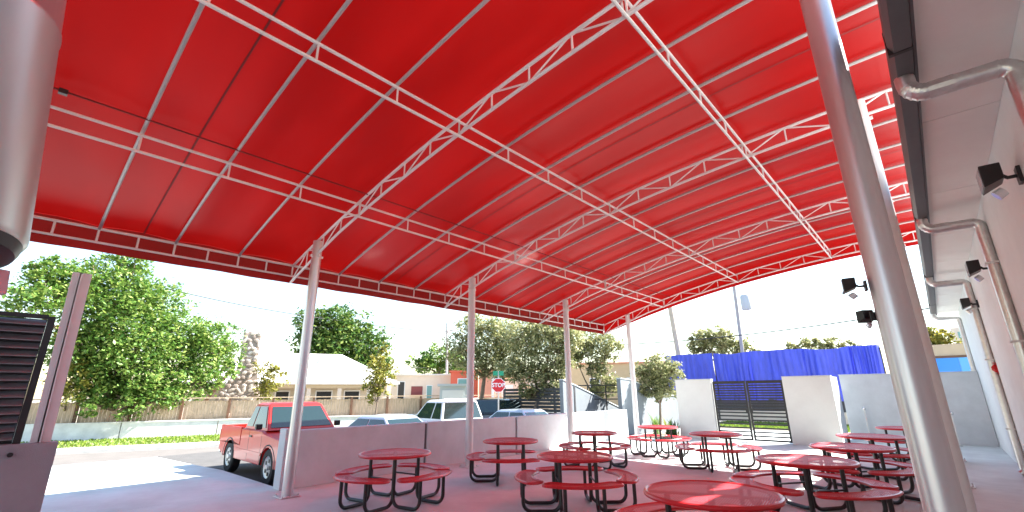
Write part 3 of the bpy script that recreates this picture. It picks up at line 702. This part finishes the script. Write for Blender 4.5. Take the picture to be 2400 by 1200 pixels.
tree('young_tree', 'slender yellow-green young tree before the pale houses', at(880,985,24).to_2d().to_3d()+Vector((0,0,-.3)), bl([(895,840,24,.55),(885,870,24,.75),(875,900,24,.7),(905,880,24,.6),(870,925,24,.5),(895,915,24,.5),(895,815,24,.35)]), M['leafD'], 3600, .14, .05)
tree('background_tree', 'low bright green tree far behind the pink houses', at(1010,930,62).to_2d().to_3d()+Vector((0,0,-.3)), bl([(990,850,62,2.0),(1030,848,62,2.6),(1070,855,62,2.2)]), M['leafA'], 4000, .5, .3)
tree('olive_tree', 'airy olive-green tree with bare forked trunk left of the stop sign', at(1122,965,27).to_2d().to_3d()+Vector((0,0,-.3)),
     bl([(1105,775,27,1.1),(1150,770,27,1.4),(1080,820,27,1.2),(1140,830,27,1.5),(1200,800,27,1.3),(1110,855,27,1.0),(1185,850,27,1.1)]), M['leafC'], 15000, .17, .16)
tree('olive_tree', 'large pale olive tree hanging over the dark slatted fence', at(1232,985,24).to_2d().to_3d()+Vector((0,0,-.3)),
     bl([(1230,790,24,1.3),(1290,790,24,1.3),(1250,860,24,1.1),(1195,870,24,.9),(1310,850,24,1.0),(1290,905,24,.9),(1330,790,24,1.0),(1240,915,24,.6)]), M['leafC'], 19000, .16, .16)
tree('olive_tree', 'reddish-tipped tree behind the third column and the tan house', at(1400,960,26).to_2d().to_3d()+Vector((0,0,-.3)),
     bl([(1370,805,26,1.1),(1420,815,26,1.0),(1400,860,26,.7),(1425,900,25,.8),(1395,925,25,.5),(1345,830,26,.9)]), M['leafC'], 10000, .16, .12)
tree('bushy_tree', 'bushy grey-green tree in front of the blue tarp end', at(1545,990,24.5).to_2d().to_3d()+Vector((0,0,-.3)),
     bl([(1515,870,24.5,.7),(1550,860,24.5,.8),(1575,870,24.5,.6),(1520,905,24.5,.7),(1560,910,24.5,.7),(1540,930,24,.4)]), M['leafC'], 9500, .13, .08)
tree('background_tree', 'green tree top showing above the blue tarp', at(1675,900,44).to_2d().to_3d()+Vector((0,0,-.3)), bl([(1650,800,44,1.5),(1690,805,44,1.7),(1730,815,44,1.2),(1635,820,44,1.0),(1765,825,44,.7)]), M['leafC'], 5200, .3, .2)
tree('background_tree', 'low flat tree line barely above the blue tarp near the big column', at(1900,900,60).to_2d().to_3d()+Vector((0,0,-.3)), bl([(1860,815,60,1.0),(1900,810,60,1.2),(1950,810,60,1.2),(1990,815,60,1.0)]), M['leafC'], 3000, .35, .2)
tree('background_tree', 'yellowish tree above the tan building at far right', at(2190,900,42).to_2d().to_3d()+Vector((0,0,-.3)), bl([(2170,790,42,1.3),(2200,800,42,1.0),(2230,805,42,.6),(2150,800,42,1.1)]), M['leafD'], 2600, .28, .2)
def clump(name, label, c, r, mt, n=26, h=.5):
    mb = MB()
    for k in range(n):
        a = random.uniform(0,2*pi); d = Vector((cos(a), sin(a), 0)); l = h*random.uniform(.6,1.2); o_ = random.uniform(.15,.6)*l; s = Vector((-d.y,d.x,0))*.022
        p = Vector((random.uniform(-r,r), random.uniform(-r,r), 0)); m1 = p+d*o_*.45+Vector((0,0,l*.7)); tp = p+d*o_+Vector((0,0,l))
        mb.quad(p-s*.6, p+s*.6, m1+s, m1-s); mb.quad(m1-s, m1+s, tp)
    t = thing(name, label, 'plant', c, 0, 'plants in the corner bed')
    mb.build('leaves', mt, t); MB().lathe([(.04,-.02),(.02,.06)], n=6).build('stem', M['bark'], t)
clump('spiky_plant', 'tall spiky green plant in the bed behind the far column', (-9.0, 18.6, 0), .12, M['leafA'], 34, .8)
clump('spiky_plant', 'lighter spiky plant in the middle of the corner bed', (-8.6, 18.7, 0), .1, M['leafD'], 20, .65)
clump('spiky_plant', 'dark bushy plant against the pale pier in the corner bed', (-8.0, 18.0, 0), .18, M['leafE'], 60, .6)
clump('spiky_plant', 'low dark plant at the foot of the pale pier', (-7.95, 17.6, 0), .14, M['leafE'], 40, .35)
mb = MB().box(-9.4,-7.8,17.3,20,.001,.05); struct(mb.build('planting_bed', M['earth']))
mb = MB().box(-9.74, 1, 23.55, 31, -.3, .02); struct(mb.build('lawn_soil', M['earth']))
blades('lawn_grass', lambda: (random.uniform(-9.5,-2), random.uniform(24.5,29), .02), 6000, .08, .05, 'green lawn seen through the lower bars of the black gates')

# ------------------------------------------------------------------ blue tarp fence
TY = 30.0
tf = thing('tarp_fence', 'tall fence wrapped in blue tarpaulin behind the grey walls', 'fence', (-7, TY, 0))
edges = [1560, 1672, 1760, 1885, 1998, 2068]
ztop = lambda px: ony(px, 832-(px-1590)*.052, TY).z
for k, (a, b) in enumerate(zip(edges[:-1], edges[1:])):
    xa, xb = ony(a, 850, TY).x+7, ony(b, 850, TY).x+7; mb = MB(); nn, mm = 44, 10
    za, zb_ = ztop(a), ztop(b)
    for j in range(mm+1):
        f = j/mm
        for i in range(nn+1):
            g = i/nn; x = xa-.01+(xb-xa+.02)*g; z = 1.15+(za+(zb_-za)*g - .10*sin(pi*g)*(k % 2) -1.15)*f
            u_ = g + .18*(1-f)*sin(k*2.1)*(g-.4); y = .10*sin(u_*11+k*2.3)+.07*abs(sin(u_*23+k*1.7+.8*sin(u_*9)))+.035*sin(u_*47+f*2+k)+.03*sin(f*6+g*7) + .12*max(0,1-min(g,1-g)/.045)
            mb.v.append((x+.02*sin(f*5+k), y-.05, z))
    for j in range(mm):
        for i in range(nn): q = j*(nn+1)+i; mb.f.append((q, q+1, q+nn+2, q+nn+1))
    mb.build('tarp_panel', M['tarp'], tf, smooth=True, angle=180)
for a in edges:
    x = ony(a, 850, TY).x+7; MB().tube([(x,.20,0),(x,.20,ztop(a)-.12)], .05, 8).build('post', M['wood_dk'], tf)
wd = MB()
for k in range(70): x = ony(1560,850,TY).x+7+.02+k*.16; wd.box(x,x+.157,.1,.13,.0,1.25)
wd.build('lower_boards', M['wood_dk'], tf, kind='stuff')
hg = thing('kerb_wall', 'low pale wall across the lawn behind the gates', 'wall', (-6, 29.3, 0)); MB().box(-4,6,-.1,.1,.02,.62).build('wall_panel', M['cream'], hg)

# far right buildings
c0 = ony(2185, 880, 36); c1 = ony(2400, 880, 36); 
t = thing('tan_building', 'tan flat building with a bright blue band beyond the end wall', 'building', (c0.x, 36, -.3))
zt_ = ony(2230, 806, 36).z+.3; MB().box(0,6,0,6,0,zt_).build('wall', M['tan'], t)
b0, b1, b2 = ony(2197,875,36), ony(2245,838,36), ony(2300,838,36)
MB().box(b0.x-c0.x,b1.x-c0.x,-.08,-.01,b0.z+.3-1.5,b1.z+.3).build('blue_awning', M['blue'], t); MB().box(b1.x-c0.x+.01,4.5,-.08,-.01,b0.z+.3-1.5,b1.z+.3).build('blue_awning', M['blue2'], t)
MB().box(0,6,-.12,-.001,b1.z+.31,b1.z+.42).build('ledge', M['brown'], t)
q0 = ony(2238, 806, 60); t = thing('white_tower_block', 'pale block rising behind the tan building', 'building', (q0.x, 60, -.3))
zq = ony(2240, 768, 60).z+.3; MB().box(0,5,0,5,0,zq).build('wall', M['cream'], t)
for i in range(3):
    for j in range(3): MB().box(.4+i*1.2,1.2+i*1.2,-.05,-.005,zq-1.0-j*1.1,zq-.4-j*1.1).build('window', M['teal'], t)

# ------------------------------------------------------------------ across the street: wall, fence, houses
t = thing('street_wall', 'low whitewashed block wall along the far side of the street', 'wall', SO+Vector((0,0,-.35)), atan2(U.y, U.x))
bk = MB().box(0,3.96,-.1,.1,0,.80).mesh('wall_panel', M['block'])
for k in range(-2, 8): put('wall_panel', bk, t, (k*4-2, .0, 0))
MB().box(-10,30,-.13,.13,.801,.85).build('coping', M['block'], t)
t = thing('wood_fence', 'weathered wooden board fence standing behind the low white wall', 'fence', SO-N*.6+Vector((0,0,-.38)), atan2(U.y, U.x))
pm = MB().box(-.06,.06,-.06,.06,0,1.92).mesh('post', M['brown'])
for k in range(-4, 13):
    x0 = k*2.1; put('post', pm, t, (x0, -.10, 0)); mb = MB()
    for j in range(13): x = x0+.08+j*.152; mb.box(x,x+.14,-.015+random.uniform(-.006,.006),.012,.03,1.80+random.uniform(-.02,.02))
    mb.build('board_panel', M['wood'], t, kind='stuff')
MB().box(-8.4,27.2,-.17,.03,1.921,1.97).build('top_rail', M['wood'], t)
# white-roofed house with stone chimney
ang = atan2(U.y, U.x)
hb = at(700, 930, 38); hb.z = -.3
h = thing('white_roof_house', 'cream house with white hipped roof, stone chimney and porch openings', 'house', hb, ang)
MB().box(-6.5,6.3,0,7,0,2.9).build('wall', M['house'], h)
rf = MB(); rf.v = [(-7.2,-1.0,2.85),(7.1,-1.0,2.85),(7.1,7.6,2.85),(-7.2,7.6,2.85),(-3.6,3.2,5.2),(3.0,3.2,5.2)]
rf.v += [(x,y,z-.14) for x,y,z in rf.v[:4]]
rf.f = [(0,1,5,4),(1,2,5),(2,3,4,5),(3,0,4),(0,6,7,1),(1,7,8,2),(2,8,9,3),(3,9,6,0),(6,9,8,7)]
roof = rf.build('roof', M['roof_white'], h)
MB().tube([(1.2,1.8,4.2),(1.2,1.8,4.9)], .1, 8).build('roof_vent', M['grey_steel'], roof)
MB().tube([(-.6,2.2,4.4),(-.6,2.2,4.95)], .09, 8).build('roof_vent', M['grey_steel'], roof)
for x0, x1 in ((-1.6,-.6),(1.1,2.3),(3.1,4.3),(-4.6,-3.4)):
    f_ = MB().box(x0,x1,-.05,-.005,1.15,2.3).build('window', M['white'], h); MB().box(x0+.09,x1-.09,-.07,-.051,1.24,2.2).build('pane', M['black'], f_)
for x in (-.2,.6,2.7,4.8): MB().box(x-.14,x+.14,-.85,-.6,0,2.7).build('porch_pillar', M['cream'], h)
MB().box(-2.2,5.2,-.9,-.55,2.45,2.69).build('porch_beam', M['tan'], h)
# chimney built of stones
cb = at(578, 930, 35.5); cb.z = -.3
ch = thing('stone_chimney', 'tall tapering rubble stone chimney beside the white-roofed house', 'chimney', cb, ang)
ch.scale = (1.2, 1, 1); H = at(590,778,35.5).z+.3
def cw(z): f = z/H; return (2.1*(1-f/.62)+.62*(f/.62) if f < .62 else .62)
mb = MB(); pr = [(0,cw(0)),(H*.62,.6),(H,.6)]
for z, wv in pr: mb.v += [(-wv,-.3,z),(wv*.45,-.3,z),(wv*.45,.5,z),(-wv,.5,z)]
for k in range(2):
    for j in range(4): mb.f.append((k*4+j,k*4+(j+1)%4,k*4+4+(j+1)%4,k*4+4+j))
mb.f.append((8,9,10,11)); mb.build('mortar_core', M['mortar'], ch)
stm = MB().lathe([(.05,-.5),(.4,-.42),(.5,0),(.4,.42),(.05,.5)], n=7, axis='y').mesh('stone', M['stone'])
z = .25
while z < H-.1:
    wv = cw(z)-.02 if z > H*.62 else cw(z)*(1)-.04; x = -wv+.1
    wv = (pr[0][1]*(1-z/(H*.62))+.6*(z/(H*.62)) if z < H*.62 else .6)
    x = -wv+.12
    while x < wv*.45-.05:
        put('stone', stm, ch, (x, -.3, z+random.uniform(-.05,.05)), (0, random.uniform(0,3), 0), (random.uniform(.2,.5), random.uniform(.1,.22), random.uniform(.16,.34))); x += random.uniform(.2,.42)
    z += .26
MB().beam((-2.45,-.4,.3),(-.75,-.4,H*.64),.12,.16).build('rake_board', M['brown'], ch)
# pale and salmon buildings in the centre
def block(name, label, px0, px1, D, top, mt, rot, depth_=6, feats=(), cat='building', roofm=None):
    a, b = at(px0, 930, D), at(px1, 930, D); a.z = b.z = -.3; d = b-a; L_ = d.length
    t = thing(name, label, cat, a, atan2(d.y, d.x)); Hh = at((px0+px1)/2, top, D).z+.3
    MB().box(0,L_,0,depth_,0,Hh).build('wall', mt, t)
    MB().box(-.15,L_+.15,-.2,depth_+.1,Hh,Hh+.14).build('roof', roofm or mt, t)
    for nm, f0, f1, z0, z1, m_ in feats:
        o = MB().box(f0*L_,f1*L_,-.07,-.005,z0*Hh,z1*Hh).build(nm, M['white'] if nm == 'window' else m_, t)
        if nm == 'window': MB().box(f0*L_+.07,f1*L_-.07,-.09,-.071,z0*Hh+.07,z1*Hh-.07).build('pane', m_, o)
        if nm == 'awning': o.location.y = -.0; MB().box(f0*L_,f1*L_,-.9,-.071,z0*Hh,z0*Hh+.08).build('awning_shade', m_, o)
    return t
block('white_bungalow', 'long white bungalow with maroon awnings behind the parked cars', 915, 1062, 48, 880, M['cream'], 0, feats=(('window',.1,.22,.35,.85,M['black']),('awning',.32,.5,.50,.72,M['maroon']),('awning',.85,.98,.50,.72,M['maroon']),('window',.56,.66,.35,.75,M['teal'])), roofm=M['roof_white'])
block('coral_house', 'coral red house with teal window behind the second column', 1055, 1120, 46, 872, M['coral'], 0, feats=(('window',.25,.75,.35,.85,M['teal']),))
block('salmon_house', 'salmon pink house wall behind the stop sign', 1122, 1160, 44, 868, M['salmon'], 0, feats=(('window',.78,.95,.3,.85,M['white']),))
block('pale_house', 'pale peach house behind the stop sign and olive trees', 1161, 1300, 47, 885, M['cream'], 0, feats=(('window',.1,.3,.4,.8,M['white']),('window',.5,.65,.4,.8,M['tan'])))
block('tan_house', 'tan house with pinkish flat roof behind the far corner of the canopy', 1335, 1590, 52, 852, M['tan'], 0, feats=(('window',.2,.3,.3,.7,M['black']),('window',.55,.62,.3,.7,M['black'])), roofm=M['salmon'])
block('garden_wall', 'pale garden wall behind the young yellow tree', 800, 1050, 34, 945, M['cream'], 0, depth_=.2, cat='wall')
block('box_truck_body', 'pale grey utility box standing behind the white pickup', 1030, 1092, 30, 905, mat('box_grey', (.55,.6,.62), .5), 0, depth_=2, cat='utility box', feats=(('door',.1,.9,.1,.9,M['white']),))
# dark slatted fence behind the olive trees
a, b = at(1180, 965, 25.5), at(1345, 965, 22.5); a.z = b.z = -.3; d = b-a
t = thing('slatted_fence', 'dark horizontal slat fence under the olive trees', 'fence', a, atan2(d.y, d.x)); L_ = d.length
pm = MB().box(-.05,.05,-.05,.05,0,2.3).mesh('post', M['wood_dk'])
for k in range(5): put('post', pm, t, (k*L_/4, .08, 0))
for k in range(13): MB().box(0,L_,-.012,.012,.1+k*.165,.235+k*.165).build('slat', M['wood_dk'], t)
# dark railing frame above sloped wall
a, b = at(1335, 905, 24), at(1462, 905, 24); d = b-a; a.z = -.3
t = thing('railing', 'thin black metal railing frame above the sloping blue grey wall', 'railing', a, atan2(d.y, d.x)); zz = at(1400,902,24).z+.3
for k in range(4): MB().box(k*d.length/3-.03,k*d.length/3+.03,-.03,.03,0,zz).build('post', M['black'], t)
for q in (1,.86,.72): MB().box(0,d.length,-.02,.02,zz*q-.05,zz*q).build('rail', M['black'], t)

# stop sign
sg = at(1168, 985, 21); sg.z = -.3; t = thing('stop_sign', 'red octagonal stop sign on a thin post with a green street sign on top', 'sign', sg, atan2(-sg.y, -sg.x)+pi/2)
c = at(1169, 903, 21).z+.3
MB().tube([(0,0,0),(0,0,c+.62)], .03, 8).build('post', M['grey_steel'], t)
def octo(r, y0, y1):
    mb = MB(); mb.prism([(r*cos(pi/8+k*pi/4), c+r*sin(pi/8+k*pi/4)) for k in range(8)], y0, y1); return mb
octo(.33,-.045,-.035).build('sign_border', M['white'], t); face = octo(.30,-.052,-.046).build('sign_face', M['sign_red'], t)
MB().box(-.24,.24,-.02,.0,c+.42,c+.62).build('street_name_blade', M['sign_green'], t)
cu = bpy.data.curves.new('stop_text', 'FONT'); cu.body = 'STOP'; cu.align_x = 'CENTER'; cu.align_y = 'CENTER'; cu.size = .24; cu.extrude = .002; cu.offset = .006
to = bpy.data.objects.new('tmp', cu); COL.objects.link(to); dg = bpy.context.evaluated_depsgraph_get(); me = bpy.data.meshes.new_from_object(to.evaluated_get(dg)); bpy.data.objects.remove(to)
me.materials.clear(); me.materials.append(M['white']); o = bpy.data.objects.new('lettering', me); COL.objects.link(o); o.parent = face; o.location = (0,-.056,c); o.rotation_euler = (pi/2,0,0)

# utility poles and wires
def pole(label, px, pyb, D, pyt, r, mt, arm=True, lean=0):
    b = at(px, pyb, D); b.z = -.3; tp = at(px+lean, pyt, D); t = thing('utility_pole', label, 'utility pole', b, 0, 'utility poles')
    top = tp-b; top.x *= 1; MB().tube([(0,0,0), tuple(top)], [r, r*.8], 10).build('shaft', mt, t, smooth=True); return t, top
tree('yellow_shrub', 'yellow climbing bush covering the right side of the stone chimney', at(632,950,34).to_2d().to_3d()+Vector((0,0,-.4)), bl([(622,865,34,.8),(640,895,34,.9),(615,905,34,.7),(648,870,34,.6),(628,930,34,.8)]), M['leafD'], 3000, .16, .06, cat='shrub')
t, top = pole('thin grey utility pole rising behind the pale houses', 1048, 930, 50, 757, .14, M['pole_grey'])
MB().box(-.8,.8,-.05,.05,top.z-.9,top.z-.78).build('crossarm', M['pole_grey'], t); t.rotation_euler = (0,0,0)
pole('stout pale timber pole right of the far corner of the canopy', 1612, 930, 36, 690, .22, M['pole_wood'], lean=-47)
t, top = pole('grey concrete pole carrying a transformer above the blue tarp', 1752, 930, 38, 560, .14, M['pole_grey'], lean=-46)
c = at(1742, 710, 38)-t.location
MB().lathe([(.05,-.62),(.30,-.55),(.34,-.5),(.34,.45),(.28,.55),(.05,.6)], c=(c.x+.2,c.y-.1,c.z), n=18).build('transformer', M['xfmr'], t, smooth=True)
def wire(label, pts, D, r=.02):
    a = at(*pts[0], D[0]); b = at(*pts[-1], D[1]); m_ = at(*pts[1], (D[0]+D[1])/2)
    mb = MB(); n = 24; P_ = []
    for i in range(n+1):
        f = i/n; P_.append(a*(1-f)*(1-2*f)+m_*4*f*(1-f)+b*f*(2*f-1))
    o = mb.tube(P_, r, 5).build('overhead_wire', M['cable']); tag(o, label, 'wire', 'overhead wires')
wire('upper overhead wire left of the first column above the stone chimney', [(330,660),(700,738),(1048,781)], (36,50), .035)
wire('lower overhead wire passing right above the stone chimney', [(380,722),(700,762),(1048,795)], (36,50), .022)
wire('overhead wire rising across the white sky above the blue tarp', [(1450,808),(1760,783),(2250,710)], (40,30), .035)
wire('thin overhead wire over the white house roof', [(640,853),(800,862),(1000,862)], (30,44), .012)
